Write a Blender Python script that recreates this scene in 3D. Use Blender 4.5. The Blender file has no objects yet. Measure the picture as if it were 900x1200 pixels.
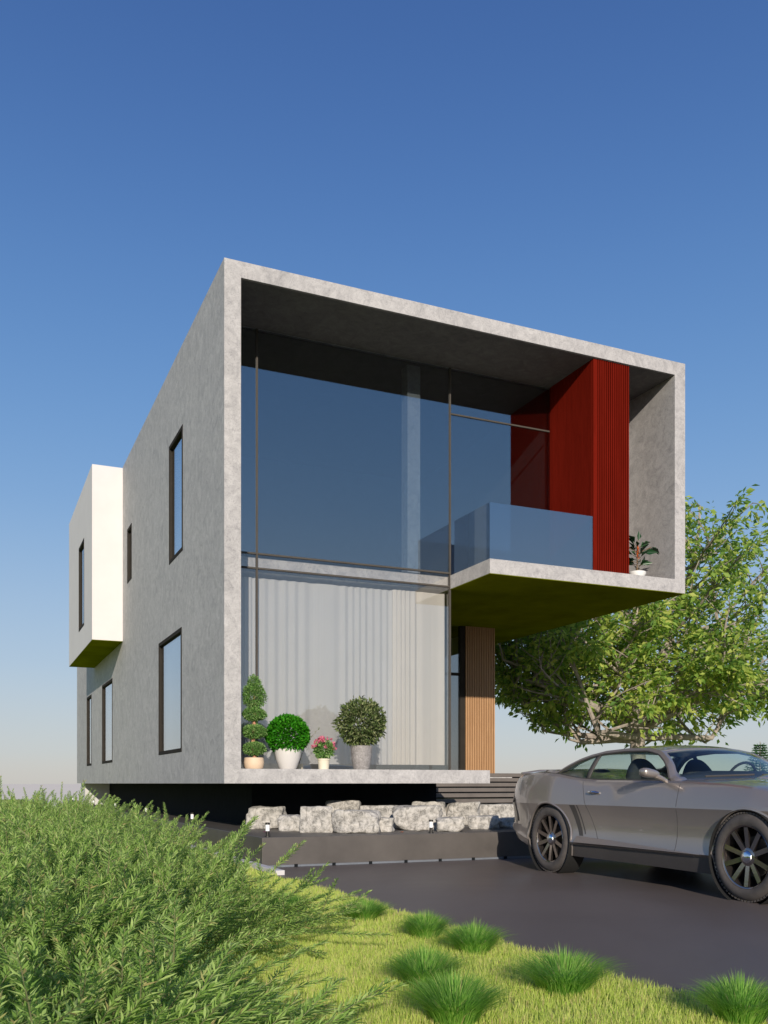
import bpy, bmesh, math, random
import numpy as np
from mathutils import Vector, Matrix, Quaternion
R = math.radians
random.seed(7); rng = np.random.default_rng(7)
sc = bpy.context.scene
COL = sc.collection

# ------------------------------------------------------------------ camera
EYE = 0.98
cd = bpy.data.cameras.new('camera'); cam = bpy.data.objects.new('camera', cd); COL.objects.link(cam)
cam.location = (0, 0, EYE); cam.rotation_euler = (R(90), 0, -math.atan2(.4045, .9146))
cd.sensor_fit = 'AUTO'; cd.sensor_width = 36; cd.lens = 36*1097/1200
cd.shift_y = 0.265; cd.clip_start = .05; cd.clip_end = 3000
sc.camera = cam

# ------------------------------------------------------------------ sky, sun, exposure
SD = Vector((-.35, -1, .335)).normalized()              # towards the sun
sun_el = math.asin(SD.z); sun_az = math.atan2(SD.x, SD.y)
w = bpy.data.worlds.new('World'); sc.world = w; w.use_nodes = True
nt = w.node_tree; nt.nodes.clear()
sky = nt.nodes.new('ShaderNodeTexSky'); sky.sky_type = 'NISHITA'; sky.sun_disc = False
sky.sun_elevation = sun_el; sky.sun_rotation = sun_az
sky.altitude = 0; sky.air_density = 1.0; sky.dust_density = .4; sky.ozone_density = 4.0
bg = nt.nodes.new('ShaderNodeBackground'); bg.inputs[1].default_value = .12
wo = nt.nodes.new('ShaderNodeOutputWorld')
tcw = nt.nodes.new('ShaderNodeTexCoord'); sx_ = nt.nodes.new('ShaderNodeSeparateXYZ'); nt.links.new(tcw.outputs['Generated'], sx_.inputs[0])
rw = nt.nodes.new('ShaderNodeValToRGB'); nt.links.new(sx_.outputs[2], rw.inputs[0]); rw.color_ramp.interpolation = 'B_SPLINE'
stops = [(0,(.57,.545,.525)),(.03,(.56,.56,.565)),(.12,(.46,.57,.68)),(.28,(.20,.39,.68)),(.48,(.090,.222,.53)),(.66,(.046,.118,.35)),(1,(.03,.09,.30))]
while len(rw.color_ramp.elements) < len(stops): rw.color_ramp.elements.new(.5)
for i_, (p_, c_) in enumerate(stops): rw.color_ramp.elements[i_].position = p_; rw.color_ramp.elements[i_].color = (*c_, 1)
mu = nt.nodes.new('ShaderNodeMixRGB'); mu.blend_type = 'MULTIPLY'; mu.inputs[0].default_value = 1; mu.inputs[2].default_value = (8.33, 8.33, 8.33, 1)
nt.links.new(rw.outputs[0], mu.inputs[1])
mxw = nt.nodes.new('ShaderNodeMixRGB'); mxw.inputs[0].default_value = .85      # clear-day gradient with haze at the horizon over the physical sky
nt.links.new(sky.outputs[0], mxw.inputs[1]); nt.links.new(mu.outputs[0], mxw.inputs[2]); nt.links.new(mxw.outputs[0], bg.inputs[0]); nt.links.new(bg.outputs[0], wo.inputs[0])
sd = bpy.data.lights.new('sun', 'SUN'); sun = bpy.data.objects.new('sun', sd); COL.objects.link(sun)
sd.energy = 5.0; sd.angle = R(.6); sd.color = (1, .90, .78)
sun.rotation_euler = SD.to_track_quat('Z', 'Y').to_euler(); sun.location = (-10, -30, 15)
sc.view_settings.view_transform = 'Standard'; sc.view_settings.look = 'None'
sc.view_settings.exposure = 0.0; sc.view_settings.gamma = 1
sc.render.engine = 'CYCLES'
sc.cycles.transparent_max_bounces = 24; sc.cycles.max_bounces = 10

# ------------------------------------------------------------------ helpers
def tag(o, label=None, cat=None, group=None, kind=None):
    if label: o['label'] = label
    if cat: o['category'] = cat
    if group: o['group'] = group
    if kind: o['kind'] = kind
    return o
def thing(name, label, cat, loc=(0,0,0), rz=0, group=None, kind=None):
    o = bpy.data.objects.new(name, None); COL.objects.link(o)
    o.location = loc; o.rotation_euler = (0,0,rz); o.empty_display_size = .1
    return tag(o, label, cat, group, kind)
def link(name, me, mats, parent=None, loc=(0,0,0), rz=0):
    o = bpy.data.objects.new(name, me); COL.objects.link(o)
    for m in (mats if isinstance(mats, (list, tuple)) else [mats]): me.materials.append(m)
    o.location = loc; o.rotation_euler = (0,0,rz)
    if parent: o.parent = parent
    return o
class MB:
    def __init__(s): s.v = []; s.f = []; s.m = []; s.sm = []
    def add(s, vs, fs, mi=0, smooth=False):
        b = len(s.v); s.v += [tuple(v) for v in vs]
        for f in fs: s.f.append(tuple(b+i for i in f)); s.m.append(mi); s.sm.append(smooth)
        return s
    def box(s, x0, x1, y0, y1, z0, z1, mi=0):
        return s.add([(x0,y0,z0),(x1,y0,z0),(x1,y1,z0),(x0,y1,z0),(x0,y0,z1),(x1,y0,z1),(x1,y1,z1),(x0,y1,z1)],
          [(0,3,2,1),(4,5,6,7),(0,1,5,4),(1,2,6,5),(2,3,7,6),(3,0,4,7)], mi)
    def tube(s, pts, rad, n=8, mi=0, cap=True):
        pts = [Vector(p) for p in pts]; N = len(pts)
        rad = rad if hasattr(rad, '__len__') else [rad]*N
        vs = []; up = Vector((0,0,1))
        for i, p in enumerate(pts):
            t = (pts[min(i+1,N-1)]-pts[max(i-1,0)]).normalized()
            if abs(t.dot(up)) > .95: up = Vector((1,0,0)) if abs(t.x) < .9 else Vector((0,1,0))
            a = t.cross(up).normalized(); b = a.cross(t)
            up = b
            for k in range(n):
                an = 2*math.pi*k/n; vs.append(p+(a*math.cos(an)+b*math.sin(an))*rad[i])
        fs = [(i*n+k, i*n+(k+1)%n, (i+1)*n+(k+1)%n, (i+1)*n+k) for i in range(N-1) for k in range(n)]
        if cap: fs += [tuple(range(n-1,-1,-1)), tuple((N-1)*n+k for k in range(n))]
        return s.add(vs, fs, mi, True)
    def lathe(s, prof, n=32, axis='Z', c=(0,0,0), mi=0, closed=False):
        vs = []
        for r, h in prof:
            for k in range(n):
                a = 2*math.pi*k/n
                if axis == 'Z': vs.append((c[0]+r*math.cos(a), c[1]+r*math.sin(a), c[2]+h))
                else: vs.append((c[0]+h, c[1]+r*math.cos(a), c[2]+r*math.sin(a)))
        fs = []
        P = len(prof)
        for i in range(P if closed else P-1):
            j = (i+1) % P
            for k in range(n): fs.append((i*n+k, i*n+(k+1)%n, j*n+(k+1)%n, j*n+k))
        return s.add(vs, fs, mi, True)
    def build(s, name, mats, parent=None, loc=(0,0,0), rz=0, bevel=0, smooth=None):
        me = bpy.data.meshes.new(name); me.from_pydata(s.v, [], s.f)
        me.polygons.foreach_set('material_index', s.m)
        me.polygons.foreach_set('use_smooth', s.sm if smooth is None else [smooth]*len(s.f))
        o = link(name, me, mats, parent, loc, rz)
        bm = bmesh.new(); bm.from_mesh(me); bmesh.ops.recalc_face_normals(bm, faces=bm.faces)
        for e in bm.edges:
            if len(e.link_faces) == 2 and e.calc_face_angle(0) > .7: e.smooth = False
        bm.to_mesh(me); bm.free()
        if bevel:
            m = o.modifiers.new('bevel', 'BEVEL'); m.width = bevel; m.segments = 2; m.limit_method = 'ANGLE'
        return o
def box(name, x0, x1, y0, y1, z0, z1, mat, parent=None, bevel=0):
    return MB().box(x0,x1,y0,y1,z0,z1).build(name, mat, parent, bevel=bevel)
def npmesh(name, V, F, mats, parent=None, loc=(0,0,0), smooth=False, mi=None):
    me = bpy.data.meshes.new(name); V = np.asarray(V, dtype=np.float32); F = np.asarray(F, dtype=np.int32)
    nf, k = F.shape
    me.vertices.add(len(V)); me.vertices.foreach_set('co', V.ravel())
    me.loops.add(nf*k); me.loops.foreach_set('vertex_index', F.ravel())
    me.polygons.add(nf); me.polygons.foreach_set('loop_start', np.arange(0, nf*k, k, dtype=np.int32))
    if smooth: me.polygons.foreach_set('use_smooth', np.ones(nf, dtype=bool))
    if mi is not None: me.polygons.foreach_set('material_index', mi)
    me.update(calc_edges=True); me.validate()
    return link(name, me, mats, parent, loc)
def copy_tree(o, parent=None):
    c = o.copy(); COL.objects.link(c); c.parent = parent
    for ch in list(o.children): copy_tree(ch, c)
    return c

# ------------------------------------------------------------------ materials
class Mat:
    def __init__(s, name):
        s.m = bpy.data.materials.new(name); s.m.use_nodes = True; s.nt = s.m.node_tree; s.n = s.nt.nodes
        s.b = s.n['Principled BSDF']; s.out = s.n['Material Output']
        s.tc = None
    def node(s, t, **kw):
        n = s.n.new('ShaderNode'+t)
        for k, v in kw.items():
            if k in n.inputs: n.inputs[k].default_value = v
            else: setattr(n, k, v)
        return n
    def l(s, a, b): s.nt.links.new(a, b)
    def coords(s, scale=(1,1,1)):
        tc = s.node('TexCoord'); mp = s.node('Mapping'); mp.inputs['Scale'].default_value = scale
        s.l(tc.outputs['Object'], mp.inputs[0]); return mp.outputs[0]
    def noise(s, vec, scale, detail=6, rough=.6, dist=0):
        n = s.node('TexNoise'); n.inputs['Scale'].default_value = scale; n.inputs['Detail'].default_value = detail
        n.inputs['Roughness'].default_value = rough; n.inputs['Distortion'].default_value = dist
        s.l(vec, n.inputs['Vector']); return n.outputs['Fac']
    def ramp(s, fac, stops):
        r = s.node('ValToRGB'); e = r.color_ramp.elements
        while len(e) < len(stops): e.new(.5)
        for i, (p, c) in enumerate(stops): e[i].position = p; e[i].color = (*c, 1)
        s.l(fac, r.inputs[0]); return r.outputs[0]
    def mix(s, fac, a, b, mode='MIX'):
        n = s.node('MixRGB'); n.blend_type = mode
        for i, x in ((0, fac), (1, a), (2, b)):
            if hasattr(x, 'is_linked'): s.l(x, n.inputs[i])
            else: n.inputs[i].default_value = x if i == 0 else (*x, 1)
        return n.outputs[0]
    def bump(s, h, strength=.3, dist=.01):
        n = s.node('Bump'); n.inputs['Strength'].default_value = strength; n.inputs['Distance'].default_value = dist
        s.l(h, n.inputs['Height']); s.l(n.outputs[0], s.b.inputs['Normal']); return n
    def set(s, **kw):
        for k, v in kw.items():
            k = {'rough':'Roughness','metal':'Metallic','color':'Base Color','spec':'Specular IOR Level','coat':'Coat Weight','coatr':'Coat Roughness'}[k]
            if hasattr(v, 'is_linked'): s.l(v, s.b.inputs[k])
            else: s.b.inputs[k].default_value = (*v, 1) if isinstance(v, tuple) and len(v) == 3 else v
        return s
def simple(name, color, rough=.6, metal=0, var=.12, scale=6, bump=.1, **kw):
    m = Mat(name); v = m.coords()
    f = m.noise(v, scale, 5)
    c0 = tuple(c*(1-var) for c in color); c1 = tuple(min(1, c*(1+var)) for c in color)
    m.set(color=m.ramp(f, [(.3, c0), (.7, c1)]), rough=rough, metal=metal, **kw)
    if bump: m.bump(m.noise(v, scale*12, 4), bump, .004)
    return m.m
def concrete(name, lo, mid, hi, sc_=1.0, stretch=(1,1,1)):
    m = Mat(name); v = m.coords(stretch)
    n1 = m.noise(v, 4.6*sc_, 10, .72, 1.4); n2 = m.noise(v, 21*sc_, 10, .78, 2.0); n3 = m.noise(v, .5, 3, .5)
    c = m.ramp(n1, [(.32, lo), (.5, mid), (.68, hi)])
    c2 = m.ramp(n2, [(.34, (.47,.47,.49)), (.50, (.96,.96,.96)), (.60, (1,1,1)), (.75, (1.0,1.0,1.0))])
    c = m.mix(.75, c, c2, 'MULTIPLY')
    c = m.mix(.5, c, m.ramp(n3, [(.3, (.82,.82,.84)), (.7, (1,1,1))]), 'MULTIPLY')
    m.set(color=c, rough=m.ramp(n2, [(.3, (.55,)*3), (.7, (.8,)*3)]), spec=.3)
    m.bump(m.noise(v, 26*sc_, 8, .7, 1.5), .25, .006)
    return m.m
CONC = concrete('micro_cement', (.33,.322,.318), (.44,.426,.416), (.53,.515,.50))
CEILC = concrete('shaded_micro_cement', (.10,.098,.094), (.135,.13,.125), (.17,.165,.155))  # same cement as the walls, recess shade put into its colour
WHITE = simple('white_render', (.62,.59,.58), .75, var=.03, scale=2, bump=.08)
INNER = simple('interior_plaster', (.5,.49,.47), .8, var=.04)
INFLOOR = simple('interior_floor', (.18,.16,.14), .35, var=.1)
SOFFIT_BOUNCE = simple('soffit_green_bounce', (.16,.175,.006), .8, var=.22, scale=1.5, spec=0.0)  # green light bounced off the ground, put into the soffit colour
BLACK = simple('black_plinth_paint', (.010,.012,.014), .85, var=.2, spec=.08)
FRAME = simple('bronze_grey_frame', (.030,.026,.022), .85, var=.1, spec=.08)
METALD = simple('dark_metal', (.05,.048,.045), .4, metal=.6)
def slatwood():
    m = Mat('oak_slats'); v = m.coords((14, 14, .6)); n = m.noise(v, 2, 8, .7, 1.5)
    m.set(color=m.ramp(n, [(.25, (.32,.17,.075)), (.6, (.47,.27,.13)), (.8, (.56,.35,.18))]), rough=.5)
    m.bump(n, .2, .003); return m.m
OAK = slatwood()
def redmat():
    m = Mat('oxide_red_cladding'); v = m.coords((6, 6, .5)); n = m.noise(v, 2, 7, .7, .6)
    m.set(color=m.ramp(n, [(.3, (.10,.007,.0035)), (.7, (.145,.010,.005))]), rough=.9, spec=0.0)
    m.bump(n, .12, .003); return m.m
RED = redmat()
def asphalt():
    m = Mat('asphalt'); v = m.coords()
    a = m.noise(v, .45, 5, .6, .6); b = m.noise(v, 320, 3, .8)
    c = m.ramp(a, [(.3, (.115,.094,.085)), (.7, (.140,.116,.106))])
    c = m.mix(.55, c, m.ramp(b, [(.3, (.72,.72,.72)), (.7, (1,1,1))]), 'MULTIPLY')
    m.set(color=c, rough=m.ramp(a, [(.3, (.40,)*3), (.7, (.52,)*3)]), spec=.45)
    m.bump(b, .18, .002); return m.m
ASPH = asphalt()
TERR = simple('terrace_dark_stone', (.082,.073,.066), .5, var=.18, scale=2.5, bump=.15)
STEPM = simple('dark_step_stone', (.125,.108,.096), .55, var=.14, scale=4)
KERB = simple('pale_kerb_stone', (.55,.53,.53), .7, var=.12)
BLUEK = simple('blue_grey_metal', (.16,.175,.20), .45, metal=.2)
HAZE = simple('ground_horizon_haze', (.93,.82,.66), 1.0, var=.02, scale=.05, bump=0, spec=0.0)  # distance haze at the horizon painted as ground colour
def lawnmat(name, a, b, c_):
    m = Mat(name); v = m.coords(); n = m.noise(v, 1.3, 6, .6)
    m.set(color=m.ramp(n, [(.3, a), (.5, b), (.7, c_)]), rough=.9, spec=.1); m.bump(m.noise(v, 90, 5), .5, .02); return m.m
SOIL = lawnmat('lawn_ground', (.24,.31,.055), (.33,.40,.08), (.42,.46,.13))
DIMGND = lawnmat('bounce_damping_ground', (.035,.05,.012), (.05,.065,.018), (.07,.08,.025))  # added out of view, dark to weaken bounce onto the recess ceiling
def leafmat(name, stops, trans=.35, rough=.5, tcol=None, spec=.3):
    m = Mat(name); g = m.node('NewGeometry')
    c = m.ramp(g.outputs['Random Per Island'], stops)
    m.set(color=c, rough=rough, spec=spec)
    t = m.node('BsdfTranslucent'); hs = m.node('HueSaturation'); hs.inputs['Value'].default_value = 1.5; hs.inputs['Hue'].default_value = .485
    m.l(c, hs.inputs['Color']); m.l(hs.outputs[0], t.inputs[0])
    mx = m.node('MixShader'); mx.inputs[0].default_value = trans
    m.l(m.b.outputs[0], mx.inputs[1]); m.l(t.outputs[0], mx.inputs[2]); m.l(mx.outputs[0], m.out.inputs[0])
    return m.m
GRASS = leafmat('lawn_blades', [(0,(.34,.47,.08)),(.55,(.56,.66,.16)),(.85,(.62,.60,.24)),(1,(.55,.45,.22))], .45, spec=.1)
TUFT = leafmat('tuft_blades', [(0,(.13,.31,.05)),(.6,(.26,.48,.085)),(.93,(.42,.60,.16)),(1,(.6,.5,.25))], .5, spec=.15)
SHRUB = leafmat('shrub_leaves', [(0,(.17,.30,.06)),(.5,(.32,.48,.12)),(.93,(.48,.60,.22)),(1,(.45,.38,.16))], .5, spec=.12)
TREEL = leafmat('tree_leaves', [(0,(.10,.22,.05)),(.4,(.23,.37,.07)),(.75,(.42,.53,.11)),(1,(.56,.60,.17))], .5, spec=.15)
CONIF = leafmat('conifer_needles', [(0,(.05,.14,.05)),(1,(.11,.24,.09))], .3, spec=.1)
TOPI = leafmat('topiary_leaves', [(0,(.10,.24,.05)),(.6,(.20,.38,.10)),(1,(.36,.48,.20))], .35, spec=.1)
BALLG = leafmat('bright_box_leaves', [(0,(.015,.12,.004)),(.6,(.04,.25,.01)),(1,(.09,.36,.02))], .3, spec=.15)
BUSHG = leafmat('olive_bush_leaves', [(0,(.06,.10,.03)),(.6,(.14,.19,.065)),(1,(.32,.34,.17))], .25, spec=.15)
DARKL = leafmat('dark_houseplant_leaves', [(0,(.01,.045,.015)),(1,(.03,.09,.03))], .15, .3)
PINK = leafmat('pink_petals', [(0,(.55,.10,.18)),(1,(.75,.28,.36))], .3)
ORANGE = leafmat('orange_bract', [(0,(.65,.12,.02)),(1,(.75,.2,.04))], .3)
BARK = simple('grey_bark', (.30,.26,.22), .9, var=.35, scale=9, bump=.6)
STEMM = simple('brown_stem', (.17,.11,.06), .8, var=.2)
GSTEM = simple('green_brown_stem', (.17,.17,.08), .8, var=.25)
REDSTEM = simple('reddish_trunk', (.42,.20,.12), .8, var=.2)
TERRAC = simple('peach_terracotta', (.66,.50,.35), .6, var=.06)
GLAZEW = simple('pale_glazed_ceramic', (.60,.575,.55), .3, var=.03, bump=0)
CREAMP = simple('cream_pot', (.66,.60,.47), .6, var=.06)
GREYP = concrete('mottled_grey_pot', (.20,.19,.18), (.30,.28,.27), (.45,.43,.41), 5)
WHITEP = simple('white_planter', (.78,.77,.74), .5, var=.03)
POTSOIL = simple('potting_soil', (.03,.022,.016), .95, var=.3)
def stone():
    m = Mat('limestone_boulder'); v = m.coords()
    a = m.noise(v, 3, 10, .7, .8); b = m.noise(v, 14, 10, .75, .6)
    vo = m.node('TexVoronoi'); vo.feature = 'DISTANCE_TO_EDGE'; vo.inputs['Scale'].default_value = 7
    mp = m.mix(.25, v, a); m.l(mp, vo.inputs['Vector'])
    c = m.ramp(b, [(.30, (.08,.076,.072)), (.42, (.25,.24,.22)), (.52, (.42,.40,.365)), (.68, (.57,.54,.495))])
    crack = m.ramp(vo.outputs['Distance'], [(0, (.45,.43,.40)), (.035, (1,1,1))])
    c = m.mix(.7, c, crack, 'MULTIPLY')
    m.set(color=c, rough=.9, spec=.2); m.bump(m.mix(.5, b, a), .6, .03); return m.m
STONE = stone()
def glass(name, tint=(.5,.56,.6), f0=.12, f1=.85, rough=0.0, gcol=(1,1,1), power=4.0):
    m = Mat(name); m.n.remove(m.b)
    tr = m.node('BsdfTransparent'); tr.inputs[0].default_value = (*tint, 1)
    gl = m.node('BsdfGlossy'); gl.inputs['Color'].default_value = (*gcol, 1); gl.inputs['Roughness'].default_value = rough
    lw = m.node('LayerWeight'); lw.inputs[0].default_value = .5
    # facing output: 0 head-on, 1 at grazing
    p = m.node('Math'); p.operation = 'POWER'; p.inputs[1].default_value = power
    mr = m.node('MapRange'); mr.inputs['To Min'].default_value = f0; mr.inputs['To Max'].default_value = f1
    m.l(lw.outputs['Facing'], p.inputs[0]); m.l(p.outputs[0], mr.inputs[0])
    mx = m.node('MixShader'); m.l(mr.outputs[0], mx.inputs[0]); m.l(tr.outputs[0], mx.inputs[1]); m.l(gl.outputs[0], mx.inputs[2])
    m.l(mx.outputs[0], m.out.inputs[0]); return m.m
GLZ = glass('solar_glass', (.72,.76,.78), .21, .9)
GLG = glass('clear_glass', (.93,.93,.925), .10, .8)
DARKI = simple('upper_room_dimness', (.07,.07,.072), .8)  # dimness of the upper rooms put into the surface colour
GLW = glass('window_glass', (.7,.75,.78), .15, .95, power=2.5)
GLB = glass('balustrade_glass', (.42,.50,.58), .30, .9)
GLC = glass('car_glass', (.80,.90,.87), .05, .75)
def curtain(name, base, alpha):
    m = Mat(name); v = m.coords((1,1,1)); n = m.noise(v, 3, 3)
    m.set(color=m.ramp(n, [(.3, tuple(c*.95 for c in base)), (.7, base)]), rough=.9, spec=.1)
    t = m.node('BsdfTranslucent'); t.inputs[0].default_value = (*base, 1)
    tr = m.node('BsdfTransparent')
    m1 = m.node('MixShader'); m1.inputs[0].default_value = .35; m.l(m.b.outputs[0], m1.inputs[1]); m.l(t.outputs[0], m1.inputs[2])
    m2 = m.node('MixShader'); m2.inputs[0].default_value = alpha; m.l(tr.outputs[0], m2.inputs[1]); m.l(m1.outputs[0], m2.inputs[2])
    m.l(m2.outputs[0], m.out.inputs[0]); return m.m
CURT = curtain('sheer_curtain', (.78,.785,.79), .90)
CURT2 = curtain('lined_curtain', (.80,.77,.72), 1.0)
def paint():
    m = Mat('warm_grey_car_paint'); v = m.coords(); f = m.noise(v, 900, 2)
    m.set(color=m.ramp(f, [(.3, (.265,.232,.210)), (.7, (.31,.272,.247))]), rough=.32, metal=.5, coat=1.0, coatr=.03); return m.m
PAINT = paint()
SKIRT = simple('dark_skirt_plastic', (.055,.05,.048), .5, var=.08)
RUBBER = simple('tyre_rubber', (.075,.066,.060), .75, var=.2, scale=15)
RIMM = simple('satin_dark_alloy', (.34,.30,.28), .14, metal=.95, var=.08)
CHROME = simple('chrome', (.75,.78,.82), .06, metal=1, var=.01, bump=0)
CARINT = simple('black_upholstery', (.016,.017,.02), .7, var=.15)
DARKW = simple('wheel_well_black', (.006,.006,.006), .9, var=.1)
LAMPD = simple('smoked_lamp_lens', (.05,.05,.055), .15, metal=.2, var=.1, bump=0)
OPAL = simple('opal_diffuser', (.85,.85,.85), .4, var=.01, bump=0)
SEAM = simple('seam_dark', (.05,.045,.042), .7)

# ------------------------------------------------------------------ the setting
def sheet(name, x0, x1, y0, y1, z, mat):
    o = MB().add([(x0,y0,z),(x1,y0,z),(x1,y1,z),(x0,y1,z)], [(0,1,2,3)]).build(name, mat)
    return tag(o, kind='structure')
sheet('ground', -1500, 1500, -1500, 1500, -.012, HAZE)
sheet('lawn', -60, 2.97, -6, 62, -.004, SOIL)
sheet('unseen_dark_ground', -400, 2.97, -400, -6, -.004, DIMGND)
sheet('unseen_dark_ground', -400, -60, -6, 62, -.004, DIMGND)
sheet('lawn', 12.2, 400, 12.0, 62, -.004, SOIL)
sheet('driveway', 2.97, 60, -60, 10.47, 0.0, ASPH)
sheet('unseen_dark_ground', 2.97, 400, -400, -60, -.004, DIMGND)
sheet('unseen_dark_ground', 60, 400, -60, 12.0, -.004, DIMGND)
TZ = .35
tag(MB().box(3.10, 12.2, 10.5, 36, -.01, TZ).build('terrace', TERR, bevel=.006), kind='structure')
k_ = MB()
y = 9.6
while y < 36: k_.box(2.985, 3.085, y, y+.992, -.01, .05); y += 1.0
tag(k_.build('kerb', KERB, bevel=.006), kind='structure')
t = thing('edge_strip', 'thin blue-grey metal strip with dark clips along the foot of the terrace wall', 'edge strip', (3.1, 10.47, 0))
MB().box(0, 9.0, 0, .03, .002, .026).build('strip', BLUEK, t)
cl = MB().box(-.02, .02, -.012, .0, 0, .034)
c0 = cl.build('clip', BLACK, t, (.40, 0, 0))
for k in range(1, 18):
    c = c0.copy(); COL.objects.link(c); c.parent = t; c.location = (.40+.475*k, 0, 0)

# ------------------------------------------------------------------ house
B = EYE                    # underside of the raised volume
X0, X1, X2, X3 = 2.98, 3.20, 10.30, 10.51
Y0, Y1 = 11.80, 29.85
H = thing('house', 'modern two-storey grey concrete house with red slatted block and cantilevered upper floor', 'house', (0,0,0))
def holed_wall(x0, x1, ylo, yhi, zlo, zhi, holes, mat, name):
    """wall thick in x with rectangular holes (y0,y1,z0,z1)"""
    ys = sorted({ylo, yhi, *[h[0] for h in holes], *[h[1] for h in holes]})
    zs = sorted({zlo, zhi, *[h[2] for h in holes], *[h[3] for h in holes]})
    m = MB()
    def hole(ya, yb, za, zb):
        return any(h[0] <= ya and yb <= h[1] and h[2] <= za and zb <= h[3] for h in holes)
    for a, b in zip(ys, ys[1:]):
        for c, d in zip(zs, zs[1:]):
            if hole(a, b, c, d): continue
            m.add([(x0,a,c),(x0,a,d),(x0,b,d),(x0,b,c)], [(0,3,2,1)][:1])
            m.add([(x1,a,c),(x1,b,c),(x1,b,d),(x1,a,d)], [(0,1,2,3)])
    for (a, b, c, d) in [(ylo, yhi, zlo, zhi)] + list(holes):
        m.add([(x0,a,c),(x1,a,c),(x1,b,c),(x0,b,c)], [(0,1,2,3)]); m.add([(x0,a,d),(x1,a,d),(x1,b,d),(x0,b,d)], [(0,1,2,3)])
        m.add([(x0,a,c),(x1,a,c),(x1,a,d),(x0,a,d)], [(0,1,2,3)]); m.add([(x0,b,c),(x1,b,c),(x1,b,d),(x0,b,d)], [(0,1,2,3)])
    me = bpy.data.meshes.new(name); me.from_pydata(m.v, [], m.f)
    bm = bmesh.new(); bm.from_mesh(me); bmesh.ops.remove_doubles(bm, verts=bm.verts, dist=1e-5); bm.to_mesh(me); bm.free()
    return link(name, me, mat, H)
wins = [(14.35,15.42,3.57,5.5), (19.3,19.87,4.13,5.25), (14.43,16.34,.485,2.41), (22.08,23.9,.48,2.41), (26.1,27.2,.48,2.39)]
wins = [(a, b, c+B, d+B) for a, b, c, d in wins]
holed_wall(X0, X1, Y0, Y1, B, B+6.74, wins, CONC, 'side_wall')
def win(x0, a, b, c, d, fr=.06, dep=.07, name='window'):
    """frame lining the hole; reveal faces proud by a hair"""
    g = .002; m = MB()
    m.box(x0-.006, x0+dep, a+g, a+fr, c+g, d-g); m.box(x0-.006, x0+dep, b-fr, b-g, c+g, d-g)
    m.box(x0-.006, x0+dep, a+fr, b-fr, c+g, c+fr); m.box(x0-.006, x0+dep, a+fr, b-fr, d-fr, d-g)
    f = m.build(name, FRAME, H)
    box('pane', x0+.034, x0+.046, a+fr, b-fr, c+fr, d-fr, GLW, f)
    return f
for a in wins: win(X0, *a)
box('right_wall', X2, X3, Y0, Y1, B+3.05, B+6.74, CONC, H)
box('roof', X1, X2, Y0, Y1, B+6.53, B+6.74, CONC, H)
box('back_wall', X1, X2, Y1-.2, Y1, B+.19, B+6.53, CONC, H)
box('ceiling_shade_sheet', X1, X2, Y0+.02, 13.02, B+6.522, B+6.5295, CEILC, H)  # thin sheet that carries the painted recess shade
box('partition_or_dimmer', 8.86, 8.95, 13.06, 18.19, B+3.28, B+6.52, DARKI, H)  # added dark wall, blocks the sunlit right wall behind the glass
box('partition_or_dimmer', X1+.002, X2-.002, 13.10, 18.19, B+6.515, B+6.5295, DARKI, H)  # dark sheet under the room ceiling, its dimness painted in
# slabs
m = MB(); m.box(X1, 6.90, Y0, Y1-.2, B, B+.19); m.box(6.90, 9.43, 15.3, Y1-.2, B+.001, B+.188)
m.build('ground_slab', CONC, H)
m = MB(); m.box(6.90, X2, Y0, Y1-.2, B+3.053, B+3.264); m.box(X1, 6.90, 13.12, Y1-.2, B+3.053, B+3.264)
m.build('upper_slab', CONC, H)
# cantilever soffit, green bounce light painted into its colour, set in from its edges
box('soffit_bounce_sheet', 6.903, X3-.003, Y0+.004, Y1, B+3.044, B+3.0525, SOFFIT_BOUNCE, H)
# white bay
bx, by0, by1 = 2.35, 20.5, 25.5
bz0, bz1 = B+3.03, B+6.72
bw = (22.0, 23.1, B+3.565, B+5.53)
_H = H
holed_wall(bx, bx+.12, by0, by1, bz0, bz1, [bw], WHITE, 'bay_wall')
m = MB(); m.box(bx+.12, X0-.002, by0, by0+.12, bz0, bz1); m.box(bx+.12, X0-.002, by1-.12, by1, bz0, bz1)
m.box(bx+.12, X0-.002, by0+.12, by1-.12, bz1-.12, bz1); m.box(bx+.12, X0-.002, by0+.12, by1-.12, bz0, bz0+.12)
m.build('bay_return', WHITE, H)
box('bay_soffit_bounce_sheet', bx+.003, X0-.004, by0+.003, by1-.003, bz0-.008, bz0-.001, SOFFIT_BOUNCE, H)  # bay underside with green bounce light in its colour
win(bx, *bw)
# plinth below
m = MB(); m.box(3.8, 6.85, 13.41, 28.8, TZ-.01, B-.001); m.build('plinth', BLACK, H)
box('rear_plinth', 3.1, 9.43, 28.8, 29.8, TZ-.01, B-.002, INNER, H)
# interior surfaces
GY = 13.04
box('partition_or_dimmer', X1, X2, 18.2, 18.35, B+3.264, B+6.53, DARKI, H)
box('partition_or_dimmer', X1, 9.30, 17.6, 17.75, B+.19, B+3.053, INNER, H)
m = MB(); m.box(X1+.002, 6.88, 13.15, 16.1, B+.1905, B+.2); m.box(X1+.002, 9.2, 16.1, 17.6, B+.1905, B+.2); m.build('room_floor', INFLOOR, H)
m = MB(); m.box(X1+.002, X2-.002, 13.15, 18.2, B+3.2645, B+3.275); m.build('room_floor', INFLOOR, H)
box('column', 6.22, 6.44, 13.16, 13.38, B+3.275, B+6.53, CONC, H)
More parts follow.
